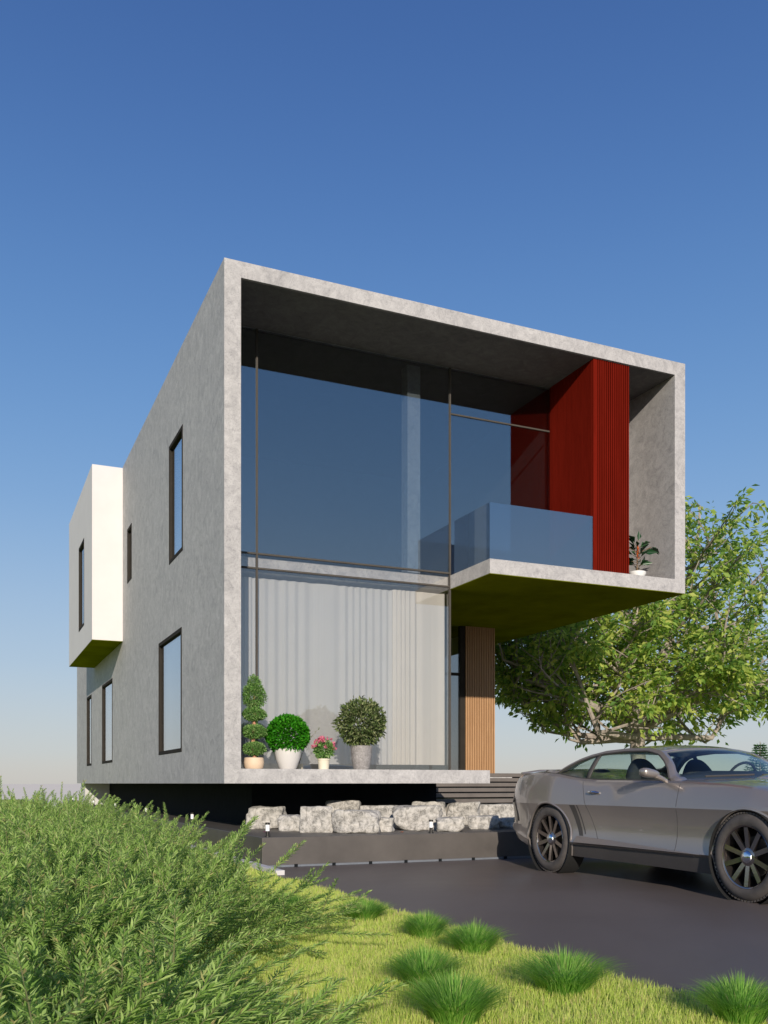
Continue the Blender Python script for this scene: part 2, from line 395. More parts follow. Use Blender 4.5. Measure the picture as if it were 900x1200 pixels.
# glazing
def pane(name, x0, x1, z0, z1, y=GY, mat=GLZ): return box(name, x0, x1, y, y+.012, z0, z1, mat, H)
ZT0, ZT1, ZC = B+3.09, B+3.30, B+6.53
for x0, x1 in ((X1+.003, 3.77), (3.77, 6.90)):
    pane('glass_pane', x0, x1-.002, B+.192, ZT0-.002, mat=GLG)
    pane('glass_pane', x0, x1-.002, ZT0+.002, ZT1-.002, mat=GLG)
    pane('glass_pane', x0, x1-.002, ZT1+.002, ZC-.002)
pane('glass_pane', 6.902, 9.44, ZT1-.03, B+5.80); pane('glass_pane', 6.902, X2-.003, B+5.815, ZC-.002)
pane('glass_pane', 9.442, X2-.003, ZT1-.03, B+5.80)
LINEM = simple('bronze_line_profile', (.055,.047,.038), .75)
def bar(name, x0, x1, z0, z1, y0=GY-.014, y1=GY+.04): return box(name, x0, x1, y0, y1, z0, z1, LINEM, H)
bar('mullion', 3.758, 3.782, B+.192, ZC-.002); bar('mullion', 6.888, 6.912, ZT0-.01, ZC-.002)
bar('mullion', 6.888, 6.912, B+.192, ZT0-.012)
bar('transom', X1+.003, 3.754, ZT0-.012, ZT0+.012); bar('transom', 3.786, 6.887, ZT0-.012, ZT0+.012)
bar('transom', X1+.003, 3.754, ZT1-.012, ZT1+.012); bar('transom', 3.786, 6.887, ZT1-.012, ZT1+.012)
bar('transom', 6.913, 8.75, B+5.798, B+5.82)
# ground floor return glazing and entrance
box('return_glass', 6.895, 6.907, 13.09, 15.95, B+.19, B+3.044, GLZ, H)
EY = 15.96
d = MB(); d.box(6.92, 8.66, EY+.02, EY+.032, B+.2, B+2.08); d.box(6.92, 8.66, EY+.02, EY+.032, B+2.14, B+3.04)
d.build('entrance_glass', GLZ, H)
d = MB(); d.box(6.91, 8.66, EY, EY+.05, B+2.085, B+2.135); d.box(8.662, 8.768, EY-.02, EY+.06, B+.19, B+3.043); d.box(8.02, 8.06, EY-.004, EY+.05, B+.19, B+2.084)
d.build('entrance_frame', FRAME, H)
MB().tube([(8.14,EY-.05,B+.7),(8.14,EY-.05,B+1.7)], .012).build('door_handle', METALD, H)
# oak slat wall: battens over a dark backing
box('slat_backing', 8.77, 9.43, EY+.012, EY+.1, B+.19, B+3.043, SEAM, H)
m = MB(); n = 17; p = .66/n
for i in range(n):
    x = 8.772+p*i; m.box(x, x+p*.55, EY-.05, EY+.012, B+.19, B+3.043)
m.build('oak_slats', OAK, H, bevel=.002)
box('core_wall', 9.25, 9.42, EY+.1, 28.8, B+.19, B+3.043, INNER, H)
# red block
RX0, RX1, RY0, RY1 = 8.75, 9.44, 11.845, 13.03
m = MB(); m.box(RX0+.004, RX1, RY0+.02, RY1, B+3.265, B+6.529)
m.box(RX0, RX0+.075, RY0-.006, RY0+.0198, B+3.265, B+6.529)
yy = RY0+.03
while yy < RY1-.05: m.box(RX0-.004, RX0+.0038, yy, yy+.075, B+3.266, B+6.528); yy += .079
m.build('red_block', RED, H)
m = MB(); n = 15; p = (RX1-RX0-.085)/n
for i in range(n):
    x = RX0+.085+p*i; m.box(x, x+p*.58, RY0-.012, RY0+.0198, B+3.266, B+6.528)
m.build('red_slats', RED, H, bevel=.002)
# balustrade
m = MB(); m.box(6.925, 8.748, 11.85, 11.862, B+3.266, B+4.10)
m.build('balustrade_panel', GLB, H)
m = MB(); m.box(6.925, 6.937, 11.864, 12.94, B+3.266, B+4.10)
m.build('balustrade_panel', GLB, H)

# curtains hang behind the glass
def curtain_mesh(x0, x1, y, amp, wl, z0, z1, seed):
    r = random.Random(seed); nx = int((x1-x0)/.008); V = []; F = []
    ph = 0; ys = []
    for i in range(nx+1):
        ph += .008/wl*2*math.pi*(1+.55*math.sin(i*.021+seed)+.35*math.sin(i*.057)+.2*r.uniform(-1,1))
        ys.append(y+amp*math.sin(ph)+.3*amp*math.sin(ph*.37+1))
    nz = 8
    for j in range(nz+1):
        z = z0+(z1-z0)*j/nz; k = 1-.3*j/nz
        for i in range(nx+1): V.append((x0+(x1-x0)*i/nx, y+(ys[i]-y)*k, z))
    for j in range(nz):
        for i in range(nx): a = j*(nx+1)+i; F.append((a, a+1, a+nx+2, a+nx+1))
    return V, F
for (x0, x1, y, amp, wl, mat, lb, sd_) in [
    (3.36, 6.05, 13.26, .015, .14, CURT, 'wide sheer grey curtain in soft folds across the ground floor glass', 1),
    (3.24, 3.40, 13.28, .02, .05, CURT2, 'narrow cream curtain stack at the left end of the ground floor glass', 2),
    (5.98, 6.875, 13.19, .018, .085, CURT2, 'cream curtain in tight folds at the right end of the ground floor glass', 3)]:
    V, F = curtain_mesh(x0, x1, y, amp, wl, B+.29, B+3.0, sd_)
    tag(npmesh('curtain', V, F, mat, smooth=True), lb, 'curtain')
V, F = curtain_mesh(14.5, 15.5, 3.42, .02, .09, B+.3, B+2.6, 5)
V = [(b, a, c) for a, b, c in V]
tag(npmesh('curtain', V, F, CURT2, smooth=True), 'cream curtain behind the largest ground floor side window', 'curtain')

# ------------------------------------------------------------------ steps
S = thing('entrance_steps', 'wide flight of shallow dark stone steps up to the entrance', 'steps', (6.87, 15.3, TZ))
for i in range(9):
    z1 = B+.19-.0905*i-TZ; ya = -.3*(i)
    x1 = 2.98
    m = MB(); m.box(0, x1, ya-.02 if i else ya-.02, ya+.30 if i else .64, z1-.066, z1)
    m.build('tread', STEPM, S, bevel=.003)
    MB().box(.01, x1-.01, ya+.03, ya+.31 if i else .63, max(z1-.0905, 0.0)-.0, z1-.067).build('riser_shade', BLACK, S)  # black fill paints the shade in the gap under each tread

# ------------------------------------------------------------------ bollard lights
def bollard():
    t = thing('path_light', '', 'path light')
    MB().lathe([(.0,0),(.034,0),(.034,.012),(.022,.014),(.022,.07),(.0,.07)], 16).build('post', METALD, t)
    MB().lathe([(0,.07),(.025,.07),(.025,.145),(0,.145)], 16).build('diffuser', OPAL, t)
    MB().lathe([(0,.145),(.028,.145),(.028,.165),(.02,.17),(0,.17)], 16).build('cap', METALD, t)
    return t
p0 = bollard()
spots = [((3.2,10.62), 'small white path light at the front left corner of the terrace'),
         ((5.35,10.62), 'small white path light before the middle of the boulder row'),
         ((3.2,14.7), 'second white path light from the front along the side of the house'),
         ((3.2,18.9), 'third white path light from the front along the side of the house'),
         ((3.2,23.2), 'fourth white path light from the front, partly behind shrub tips'),
         ((3.2,27.5), 'white path light beside the far end of the plinth'),
         ((3.2,33.5), 'farthest white path light beyond the back of the house')]
for i, ((x, y), lb) in enumerate(spots):
    o = p0 if i == 0 else copy_tree(p0)
    o.location = (x, y, TZ); tag(o, lb, 'path light', 'path lights round the terrace')

# ------------------------------------------------------------------ boulders
def boulder(w_, d_, h_, seed, up=False):
    r = random.Random(seed); bm = bmesh.new(); bmesh.ops.create_cube(bm, size=1)
    bmesh.ops.subdivide_edges(bm, edges=bm.edges, cuts=2, use_grid_fill=True)
    # random chamfering planes
    for v in bm.verts:
        v.co.x *= 1+.12*r.uniform(-1,1); v.co.y *= 1+.12*r.uniform(-1,1); v.co.z *= 1+.07*r.uniform(-1,1)
    for k in range(7):
        n = Vector((r.uniform(-1,1), r.uniform(-1,1), r.uniform(-.6,1))).normalized()
        dd = .56+.14*r.random()
        for v in bm.verts:
            e = v.co.dot(n)-dd
            if e > 0: v.co -= n*e
    for k in range(3):
        bmesh.ops.subdivide_edges(bm, edges=bm.edges, cuts=1, use_grid_fill=True, smooth=.35)
    from mathutils import noise
    off = Vector((seed*3.1, seed*1.7, 0))
    for v in bm.verts:
        n = noise.fractal(v.co*1.8+off, 1, 2, 5); n2 = noise.ridged_multi_fractal(v.co*5+off, 1, 2, 3, 1, 2)
        v.co += v.normal*(.035*n) - v.normal*.010*n2
    z0 = min(v.co.z for v in bm.verts)
    for v in bm.verts:
        v.co.z = max(v.co.z-z0-.05, 0)*h_/.95; v.co.x *= w_; v.co.y *= d_
    me = bpy.data.meshes.new('boulder'); bm.to_mesh(me); bm.free()
    me.polygons.foreach_set('use_smooth', [True]*len(me.polygons))
    return me
bl = [((3.78,12.55),.52,.42,.33,'leftmost pale boulder of the row, undercut and long, under the slab end'),
 ((3.90,11.83),.34,.30,.23,'small low boulder between the leftmost boulder and a tall one'),
 ((4.10,11.40),.40,.36,.36,'tall squarish boulder third from the left of the row'),
 ((4.52,11.10),.60,.40,.31,'broad pale boulder with a dark left face near the left of the row'),
 ((4.98,12.70),.52,.40,.40,'low boulder at the back, behind the broad pale boulder'),
 ((4.92,11.22),.34,.26,.20,'small block at the front, just right of the broad pale boulder'),
 ((5.34,12.20),.52,.36,.34,'rounded boulder at the back left of the big dark-faced boulder'),
 ((5.56,11.45),.64,.45,.36,'biggest boulder in mid row with a dark rounded left face'),
 ((6.33,12.60),.50,.36,.38,'flat-topped boulder at the back behind the second path light'),
 ((5.75,10.88),.36,.30,.20,'low speckled boulder right beside the second path light'),
 ((6.80,12.45),.50,.36,.37,'flat-topped boulder at the back, third from the right'),
 ((6.52,11.30),.42,.34,.20,'low front boulder near the back of the car'),
 ((7.42,12.50),.66,.40,.34,'long boulder at the right end of the back row'),
 ((6.95,11.35),.36,.30,.17,'small boulder in the shade of the car')]
for i, ((x, y), w_, d_, h_, lb) in enumerate(bl):
    o = link('boulder', boulder(w_*.97, d_*.7, h_*.88, i+3), STONE, None, (x, y, TZ-.004), R(-24+random.uniform(-7,7)))
    tag(o, lb, 'boulder', 'boulders along the terrace')
# fallen leaves
for (x, y, lb, a) in [(4.36,10.95,'yellow fallen leaf on the terrace below the tall squarish boulder',.4),(5.08,10.92,'orange-brown fallen leaf in front of the small block boulder',1.2),
                      (5.36,10.98,'yellow fallen leaf below the biggest boulder',.1),(3.48,11.6,'red fallen leaf beside the front left path light',2)]:
    o = npmesh('fallen_leaf', [(-.07,0,.004),(0,-.03,.016),(.07,0,.006),(0,.03,.02)], [(0,1,2,3)], PINK if 'red' in lb else ORANGE if 'orange' in lb else CREAMP, loc=(x,y,TZ))
    o.rotation_euler = (0,0,a); tag(o, lb, 'leaf')

# ------------------------------------------------------------------ leaf meshes
def leaves(P, D, L, W, fold=.25, bend=.15, seedr=None):
    """P base points, D directions (n,3), L length, W width -> V,F (two triangles each, folded on the midrib)"""
    r = seedr or rng
    n = len(P); D = D/np.linalg.norm(D, axis=1, keepdims=True)
    U = r.normal(size=(n,3)); U[:,2] += 1.2
    S_ = np.cross(D, U); S_ /= np.linalg.norm(S_, axis=1, keepdims=True)+1e-9
    N = np.cross(S_, D)
    L = np.broadcast_to(L, (n,))[:,None]; W = np.broadcast_to(W, (n,))[:,None]
    mid = P+D*L*.45+N*L*bend*.6
    V = np.stack([P, mid+S_*W*.5+N*W*fold, P+D*L-N*L*bend*.4, mid-S_*W*.5+N*W*fold], 1).reshape(-1,3)
    i = np.arange(n)[:,None]*4
    F = np.concatenate([i+[0,1,2], i+[0,2,3]], 0)
    return V, F
def tube_np(pts, rad, n=5):
    m = MB(); m.tube(pts, rad, n); return m
def ball_points(n, r, c, squash=(1,1,1), shell=.55):
    d = rng.normal(size=(n,3)); d /= np.linalg.norm(d, axis=1, keepdims=True)
    rr = r*(shell+(1-shell)*rng.random(n)**.5)
    p = d*rr[:,None]*np.array(squash); return p+np.array(c), d

# ------------------------------------------------------------------ potted plants
def pot(name, prof, mat, t, soil_r, soil_z):
    o = MB().lathe(prof, 40).build(name, mat, t)
    MB().lathe([(0,soil_z),(soil_r,soil_z)], 24).build('soil', POTSOIL, t)
    return o
SZ = B+.19
def ballfoliage(n, r, c, L, W, sq=(1,1,1), shell=.6, lump=.08):
    P, d = ball_points(n, r, (0,0,0), sq, shell)
    k = 1+lump*np.sin(P[:,0:1]*21+1)*np.sin(P[:,1:2]*17)*np.sin(P[:,2:3]*19+2)*2
    P = P*k+np.array(c); D = d+rng.normal(size=d.shape)*.55; D[:,2] += .15
    return leaves(P, D, L*(.7+.6*rng.random(n)), W*(.7+.6*rng.random(n)))
t = thing('spiral_topiary', 'tall tiered spiral topiary in a peach terracotta bowl at the left end of the ledge', 'potted plant', (3.47,12.14,SZ), 0, 'potted plants on the ledge')
pot('pot', [(0,0),(.105,0),(.125,.02),(.135,.09),(.128,.15),(.118,.155),(.112,.14),(.11,.12)], TERRAC, t, .112, .135)
MB().tube([(.01,0,.12),(-.012,.01,.4),(.012,0,.7),(0,0,1.0)], [.03,.026,.022,.01], 8).build('trunk', REDSTEM, t)
VV, FF = [], []
def cat_(parts):
    b = 0; V = []; F = []
    for v, f in parts: V.append(v); F.append(f+b); b += len(v)
    return np.concatenate(V), np.concatenate(F)
pts = []
for (z, r, sq) in [(.27,.15,(1,1,.56)),(.50,.158,(1,1,.56)),(.73,.15,(1,1,.56))]:
    pts.append(ballfoliage(2600, r, (0,0,z), .03, .012, sq, .35))
pts.append(ballfoliage(2600, .155, (0,0,.97), .03, .012, (1,1,1.1), .3))
pts.append(ballfoliage(900, .085, (0,0,1.13), .03, .011, (1,1,1.5), .2))
V, F = cat_(pts); npmesh('foliage', V, F, TOPI, t)
t = thing('box_ball', 'round bright green box ball in a big pale glazed pot', 'potted plant', (3.95,12.16,SZ), 0, 'potted plants on the ledge')
pot('pot', [(0,0),(.105,0),(.12,.02),(.165,.14),(.188,.26),(.186,.33),(.165,.37),(.152,.375),(.15,.35)], GLAZEW, t, .155, .345)
V, F = ballfoliage(5200, .275, (0,0,.465), .045, .028, (1,1,.94), .72, .03); npmesh('foliage', V, F, BALLG, t)
t = thing('flower_pot', 'small cream pot of pink flowers', 'potted plant', (4.46,12.14,SZ), 0, 'potted plants on the ledge')
pot('pot', [(0,0),(.07,0),(.083,.13),(.092,.132),(.09,.15),(.08,.15),(.078,.13)], CREAMP, t, .079, .128)
V, F = ballfoliage(1300, .14, (0,0,.27), .036, .018, (1,1,.9), .25, .1); npmesh('foliage', V, F, BUSHG if False else TOPI, t)
P, d = ball_points(60, .16, (0,0,.29), (1,1,1), .93); ok = d[:,2] > -.05; P = P[ok]
V, F = cat_([leaves(np.repeat(P, 7, 0), rng.normal(size=(len(P)*7,3)), .036, .028)]); npmesh('blossoms', V, F, PINK, t)
t = thing('olive_bush', 'large round olive-green bush in a mottled grey pot', 'potted plant', (5.03,12.16,SZ), 0, 'potted plants on the ledge')
pot('pot', [(0,0),(.10,0),(.115,.02),(.14,.15),(.152,.30),(.158,.335),(.146,.34),(.143,.32)], GREYP, t, .145, .318)
MB().tube([(0,0,.3),(.01,0,.45),(0,0,.6)], [.02,.016,.01], 7).build('trunk', STEMM, t)
V, F = ballfoliage(3600, .335, (0,0,.66), .06, .024, (1,1,.96), .35, .10); npmesh('foliage', V, F, BUSHG, t)
# dry twigs
t = thing('dry_twigs', 'sparse dry twigs standing between the box ball and the pink flowers', 'plant', (4.30,12.72,SZ))
pot('pot', [(0,0),(.05,0),(.06,.09),(.055,.09)], CREAMP, t, .054, .08)
m = MB(); P = []
for k in range(6):
    a = random.uniform(0,6.28); q = Vector((0,0,.08)); pp = [q.copy()]; d_ = Vector((math.cos(a)*.25, math.sin(a)*.25, 1))
    for j in range(8): q = q+d_.normalized()*.075; d_ += Vector((random.uniform(-.3,.3),random.uniform(-.3,.3),0)); pp.append(q.copy()); P += [q.copy()]*5
    m.tube(pp, [.004-.0004*j for j in range(9)], 4)
m.build('stems', STEMM, t)
P = np.array([tuple(p) for p in P]); V, F = leaves(P, rng.normal(size=P.shape), .025, .012); npmesh('leaves', V, F, BUSHG, t)
# balcony house plant
t = thing('balcony_plant', 'dark glossy houseplant with an orange flower in a white bowl on the balcony edge', 'potted plant', (9.73,12.02,B+3.264))
pot('pot', [(0,0),(.09,0),(.135,.07),(.14,.10),(.13,.105),(.125,.085)], WHITEP, t, .127, .09)
P, D, L = [], [], []
m = MB()
for k in range(26):
    a = k*2.4; el = random.uniform(.15, 1.2); h = .12+.4*(k/26)
    base = Vector((0,0,h)); d_ = Vector((math.cos(a)*math.cos(el), math.sin(a)*math.cos(el), math.sin(el)))
    tip = base+d_*.09; m.tube([base, tip], .004, 4); P.append(tuple(tip)); D.append(tuple(d_+Vector((0,0,-.25)))); L.append(random.uniform(.15,.24))
m.tube([(0,0,.08),(0,0,.36),(.02,0,.62)], [.01,.008,.005], 5)
P.append((.02,0,.60)); D.append((.1,0,1)); L.append(.17); P.append((.02,0,.60)); D.append((.3,.1,1)); L.append(.15)
for k in range(3):
    a = [3.4, .2, -.5][k]; b0 = Vector((0,0,.4)); b1 = b0+Vector((math.cos(a)*.28,math.sin(a)*.1,.12)); b2 = b1+Vector((math.cos(a)*.14,0,-.06))
    m.tube([b0,b1], .005, 4); P.append(tuple(b1)); D.append(tuple(b2-b1)); L.append(.2)
m.build('stems', STEMM, t)
V, F = leaves(np.array(P), np.array(D), np.array(L), np.array(L)*.42, .15, .2); npmesh('leaves', V, F, DARKL, t)
P = np.array([(-.01,-.03,.30+.02*i) for i in range(10)]); V, F = leaves(P, rng.normal(size=P.shape)*.5+np.array([0,-.3,1]), .07, .03); npmesh('flower', V, F, ORANGE, t)

# ------------------------------------------------------------------ lawn blades and tufts
def blades(P, Hh, W, lean=.35):
    n = len(P); a = rng.random(n)*6.283; d = np.stack([np.cos(a), np.sin(a), np.zeros(n)], 1)
    b = rng.random(n)*6.283; e = np.stack([np.cos(b), np.sin(b), np.zeros(n)], 1)
    Hh = Hh[:,None]; W = W[:,None]; tip = P+np.array([0,0,1])*Hh+e*Hh*lean*rng.random((n,1))*1.6
    V = np.stack([P-d*W*.5, P+d*W*.5, tip], 1).reshape(-1,3); F = (np.arange(n)[:,None]*3+[0,1,2])
    return V, F
parts = []
def patch(x0, x1, y0, y1, dens, h, wd):
    n = int((x1-x0)*(y1-y0)*dens); P = np.stack([x0+(x1-x0)*rng.random(n), y0+(y1-y0)*rng.random(n), np.full(n, -.006)], 1)
    # ragged edge to the drive
    k = P[:,0] < x1-.05*rng.random(n)-.03*np.sin(P[:,1]*7) ; P = P[k]; n = len(P)
    z = .7*np.sin(P[:,0]*5.1+1)*np.sin(P[:,1]*4.3)+1.1*np.sin(P[:,0]*37+3*np.sin(P[:,1]*9))*np.sin(P[:,1]*41+2*np.sin(P[:,0]*13))
    parts.append(blades(P, h*(.6+.7*rng.random(n))*(1+.22*z), wd*(.7+.6*rng.random(n))))
patch(.2, 3.02, 2.4, 5.6, 12000, .040, .0055)
patch(.8, 3.02, 5.6, 9, 7000, .042, .008)
patch(1.2, 2.97, 9, 22, 2200, .045, .013)
V, F = cat_(parts)
tag(npmesh('lawn_grass', V, F, GRASS), 'short yellow-green lawn grass between the shrubs and the drive', 'grass', kind='stuff')
def tuft(r, h, n, seed):
    P = []; Vs = []; Fs = []
    g = np.random.default_rng(seed); a = g.random(n)*6.283; rad = r*.35*np.sqrt(g.random(n))
    base = np.stack([np.cos(a)*rad, np.sin(a)*rad, np.zeros(n)], 1)
    out = (rad/(r*.35))**.8; a2 = a+g.normal(size=n)*.35; d = np.stack([np.cos(a2), np.sin(a2)], 1)
    L = h*(.75+.4*g.random(n)); reach = r*.95*out*(.6+.5*g.random(n))
    pts = []
    for s_ in (0, .4, .75, 1.0):
        xy = base[:,:2]+d*(reach*s_**1.4)[:,None]; z = L*(s_-.45*out*s_**2.4)
        pts.append(np.concatenate([xy, z[:,None]], 1))
    side = np.stack([-d[:,1], d[:,0], np.zeros(n)], 1)*.0017
    V = []
    for k, p in enumerate(pts[:3]):
        wv = side*(1.3, 1.1, .7)[k]; V += [p-wv, p+wv]
    V.append(pts[3]); V = np.stack(V, 1).reshape(-1, 3); i = np.arange(n)[:,None]*7
    F = np.concatenate([i+[0,1,3], i+[0,3,2], i+[2,3,5], i+[2,5,4], i+[4,5,6]], 0)
    return V, F
tufts = [((2.62,5.28),.22,.19,'round green grass tuft at the drive edge, near the far end of the lawn'),
 ((2.64,4.70),.24,.20,'grass tuft at the drive edge between two others, left of the widest one'),
 ((1.98,4.00),.24,.22,'grass tuft in mid lawn in front of the pair at the drive edge'),
 ((1.80,3.36),.26,.23,'nearest grass tuft cut by the bottom of the view'),
 ((2.54,3.66),.31,.22,'widest grass tuft on the lawn, beside the drive'),
 ((2.56,6.15),.25,.18,'grass tuft at the drive edge beside the last shrub'),
 ((2.87,2.90),.24,.21,'grass tuft at the right, cut by the lower right corner of the view'),
 ((2.15,6.7),.22,.18,'farthest grass tuft, half hidden by shrub tips')]
for i, ((x, y), r, h, lb) in enumerate(tufts):
    V, F = tuft(r*.9, h*1.05, 1300+130*(i%4), i)
    tag(npmesh('grass_tuft', V, F, TUFT, loc=(x,y,0)), lb, 'grass tuft', 'grass tufts on the lawn')

# ------------------------------------------------------------------ shrubs
def shrub_mesh(seed, nst, leafL, leafW, R_, Hh, step, sides=(3,5), dr=.9, el1=50):
    g = np.random.default_rng(seed); r = random.Random(seed)
    P, D, Ls = [], [], []; stems = MB()
    def shoot(p, d, L, up, lf):
        n = max(4, int(L/.05)); pts = [p.copy()]; q = p.copy(); dd = d.normalized()
        for i in range(n):
            dd = (dd+Vector((0,0,up*.05))+Vector((r.uniform(-.05,.05),)*1+(r.uniform(-.05,.05), r.uniform(-.03,.03)))).normalized()
            q = q+dd*(L/n); pts.append(q.copy())
        rd = [.0026*(1-i/(n+1))+.0007 for i in range(n+1)]
        stems.tube(pts, rd, 3, cap=False)
        # leaves along the outer 75 percent
        m_ = int(L/step); ph = r.random()*6.28
        for k in range(m_):
            s_ = .18+.82*k/m_; f = s_*n; i = min(int(f), n-1); a = pts[i].lerp(pts[i+1], f-i); tdir = (pts[i+1]-pts[i]).normalized()
            ph += 2.4; u = tdir.orthogonal().normalized(); v = tdir.cross(u)
            o = u*math.cos(ph)+v*math.sin(ph)
            ang = .95*(1-.55*s_)
            P.append(tuple(a)); D.append(tuple(tdir*math.cos(ang)+o*math.sin(ang))); Ls.append(lf*(1-.45*s_**3)*r.uniform(.75,1.15))
        return pts
    for k in range(nst):
        az = r.random()*6.283; tilt = math.sqrt(r.random())
        base = Vector((math.cos(az)*.14*tilt, math.sin(az)*.14*tilt, 0))
        el = math.radians(84-el1*tilt); d = Vector((math.cos(az)*math.cos(el), math.sin(az)*math.cos(el), math.sin(el)))
        L = Hh*r.uniform(.8,1.12)*(1+.12*tilt)
        pts = shoot(base, d, L, -dr*tilt-.1, leafL)
        for j in range(r.randint(*sides)):
            i = r.randint(len(pts)//4, len(pts)-3); td = (pts[i+1]-pts[i]).normalized()
            side = Vector((r.uniform(-1,1), r.uniform(-1,1), r.uniform(-.1,.7)))
            shoot(pts[i], td*.9+side*.6, L*r.uniform(.22,.4), .5, leafL*.85)
    P = np.array(P); D = np.array(D); Ls = np.array(Ls); n = len(P)
    Vl, Fl = leaves(P, D, Ls, leafW*(.8+.4*g.random(n)), .15, .12, g)
    # one mesh for the leaves, one for the stems
    return (Vl, Fl), stems
protos = []
for s_ in range(4):
    (Vl, Fl), st = shrub_mesh(20+s_, 46, .062, .0095, .6, .82, .0095)
    t = thing('shrub', '', 'shrub'); npmesh('leaves', Vl, Fl, SHRUB, t); st.build('stems', GSTEM, t, smooth=True)
    protos.append(t)
(Vl, Fl), st = shrub_mesh(61, 62, .085, .0098, .6, 1.0, .0085, (2,3), .35, 56)
plume = thing('shrub', '', 'shrub'); npmesh('leaves', Vl, Fl, SHRUB, plume); st.build('stems', GSTEM, plume, smooth=True)
(Vl, Fl), st = shrub_mesh(62, 56, .07, .009, .6, 1.0, .008, (2,4), .45, 60)
plume2 = thing('shrub', '', 'shrub'); npmesh('leaves', Vl, Fl, SHRUB, plume2); st.build('stems', GSTEM, plume2, smooth=True)
near = [((1.32,5.65),.80,'rightmost shrub, its long sprays reaching over the lawn'),
        ((.15,4.5),.68,'low shrub next to the rightmost one, beside open lawn'),
        ((1.0,6.6),.80,'shrub behind the rightmost one, tips against the drive'),
        ((.42,3.55),.50,'low near shrub at the bottom of the view, left of the open lawn'),
        ((.10,2.72),.60,'closest shrub at the lower left corner with the largest leaves')]
spots = list(near)
r = random.Random(5)
cand = []
yv = 3.4; row = 0
while yv < 17:
    xv = 1.45-.62*(row%2)*.5
    if yv < 6.6: xv = .72-.3*(row%2)
    while xv > .03*yv-.75:
        cand.append((xv+r.uniform(-.12,.12), yv+r.uniform(-.12,.12))); xv -= .74
    yv += .72; row += 1
for c in cand:
    if all((c[0]-s[0][0])**2+(c[1]-s[0][1])**2 > .28 for s in near): spots.append((c, .84+.10*r.random() if c[1] < 12 else .9+.1*r.random(), None))
used = set()
for i, (c, s_, lb) in enumerate(spots):
    k = i % 4
    src, key = (protos[k], k)
    if i in (0, 2): src, key = plume2, 'p2'
    elif i < len(near): src, key = plume, 'p1'
    elif i % 3 == 1: src, key = plume2, 'p2'
    hz = .80 if key == 'p2' and i > 0 else .9 if i == 0 else 1.0
    o = src if key not in used else copy_tree(src); used.add(key)
    o.location = (c[0], c[1], -.02); o.rotation_euler = (0, 0, r.random()*6.28)
    s_ = min(s_, .95-1.15*max(0, c[0]/c[1]-.03)); o.scale = (max(s_*1.05,.84), max(s_*1.05,.84), s_*hz)
    tag(o, lb or 'feathery narrow-leaved green shrub, one of the dense bed left of the lawn', 'shrub', 'feathery shrubs left of the lawn')

# ------------------------------------------------------------------ tree
def build_tree(loc, seed):
    r = random.Random(seed); t = thing('leafy_tree', 'broad leafy green tree with forked grey trunk to the right behind the house', 'tree', loc)
    m = MB(); tips = []
    def branch(p, d, L, rad, lev):
        n = 7; pts = [p.copy()]; q = p.copy(); dd = d.normalized()
        for i in range(n):
            dd = (dd+Vector((r.uniform(-.16,.16), r.uniform(-.16,.16), r.uniform(-.08,.12)))).normalized(); q2 = q+dd*L/n; e_ = q2-Vector((.2,0,4.3)); e_ = Vector((e_.x/4.0, e_.y/3.8, e_.z/(3.15 if e_.z > 0 else 2.75)))
            if e_.length > 1 and lev > 0: dd = (dd-e_*.9).normalized(); q2 = q+dd*L/n*.5
            q = q2; pts.append(q.copy())
        m.tube(pts, [rad*(1-.62*i/n) for i in range(n+1)], 8 if lev < 2 else 5, cap=False)
        if lev >= 3:
            tips.extend([(pts[i], dd) for i in (2,4,5,6,7)]); return
        kids = {0: 0, 1: 7, 2: 6}[lev]
        for k in range(kids):
            i = min(n, int(n*(.28+.72*k/kids))+1); td = (pts[i]-pts[i-1]).normalized()
            o = Vector((r.uniform(-1,1), r.uniform(-1,1), r.uniform(-.45,.6))).normalized()
            branch(pts[i], td*.75+o*.95, L*r.uniform(.42,.62), rad*.42, lev+1)
        tips.extend([(pts[-1], dd)]); branch(pts[-1], dd, L*.4, rad*.36, 3)
    # trunk
    tr = [Vector((0,0,-.1)), Vector((.05,0,.9)), Vector((-.03,.02,1.7)), Vector((0,0,2.3))]
    m.tube(tr, [.24,.18,.165,.17], 12, cap=False)
    top = tr[-1]
    limbs = [(-1,-.3,.02,3.3),(-.8,.35,-.08,3.0),(-1,0,.2,3.6),(.9,-.5,.05,3.0),(-1.0,.1,.42,3.3),(-.75,-.5,.75,3.0),(.15,.1,1.6,3.6),(-.25,.3,1.5,3.5),(.8,-.2,.9,3.6),(1.0,.5,.6,3.4),(.45,.8,1.0,3.0),(-.4,.9,.6,3.0),(.5,-.85,.55,2.9),(-.95,.4,.12,2.9),(.9,.1,.22,3.0),(.1,-.9,.25,2.3),(.35,-.1,1.7,4.2),(-.6,-.2,.95,3.2)]
    for (a, b, c, L) in limbs:
        branch(top+Vector((a*.05,b*.05,r.uniform(-.5,.1))), Vector((a,b,c)), L, .085 if c < 1.2 else .12, 1)
    m.build('trunk', BARK, t)
    P, D = [], []
    for p, d in tips:
        c = r.randint(5, 10)
        ax = (d+Vector((r.uniform(-.6,.6), r.uniform(-.6,.6), r.uniform(-.6,.2)))).normalized()
        for k in range(c):
            s_ = .42*k/c; sd_ = Vector((r.uniform(-1,1), r.uniform(-1,1), r.uniform(-.7,.4)))
            P.append(tuple(p+ax*s_+sd_*.07)); D.append(tuple(ax*.6+sd_+Vector((0,0,-.3))))
    P = np.array(P); D = np.array(D); n = len(P)
    V, F = leaves(P, D, .155*(.7+.6*rng.random(n)), .078*(.7+.6*rng.random(n)), .1, .1)
    npmesh('crown', V, F, TREEL, t)
    print('tree leaves', n)
    return t
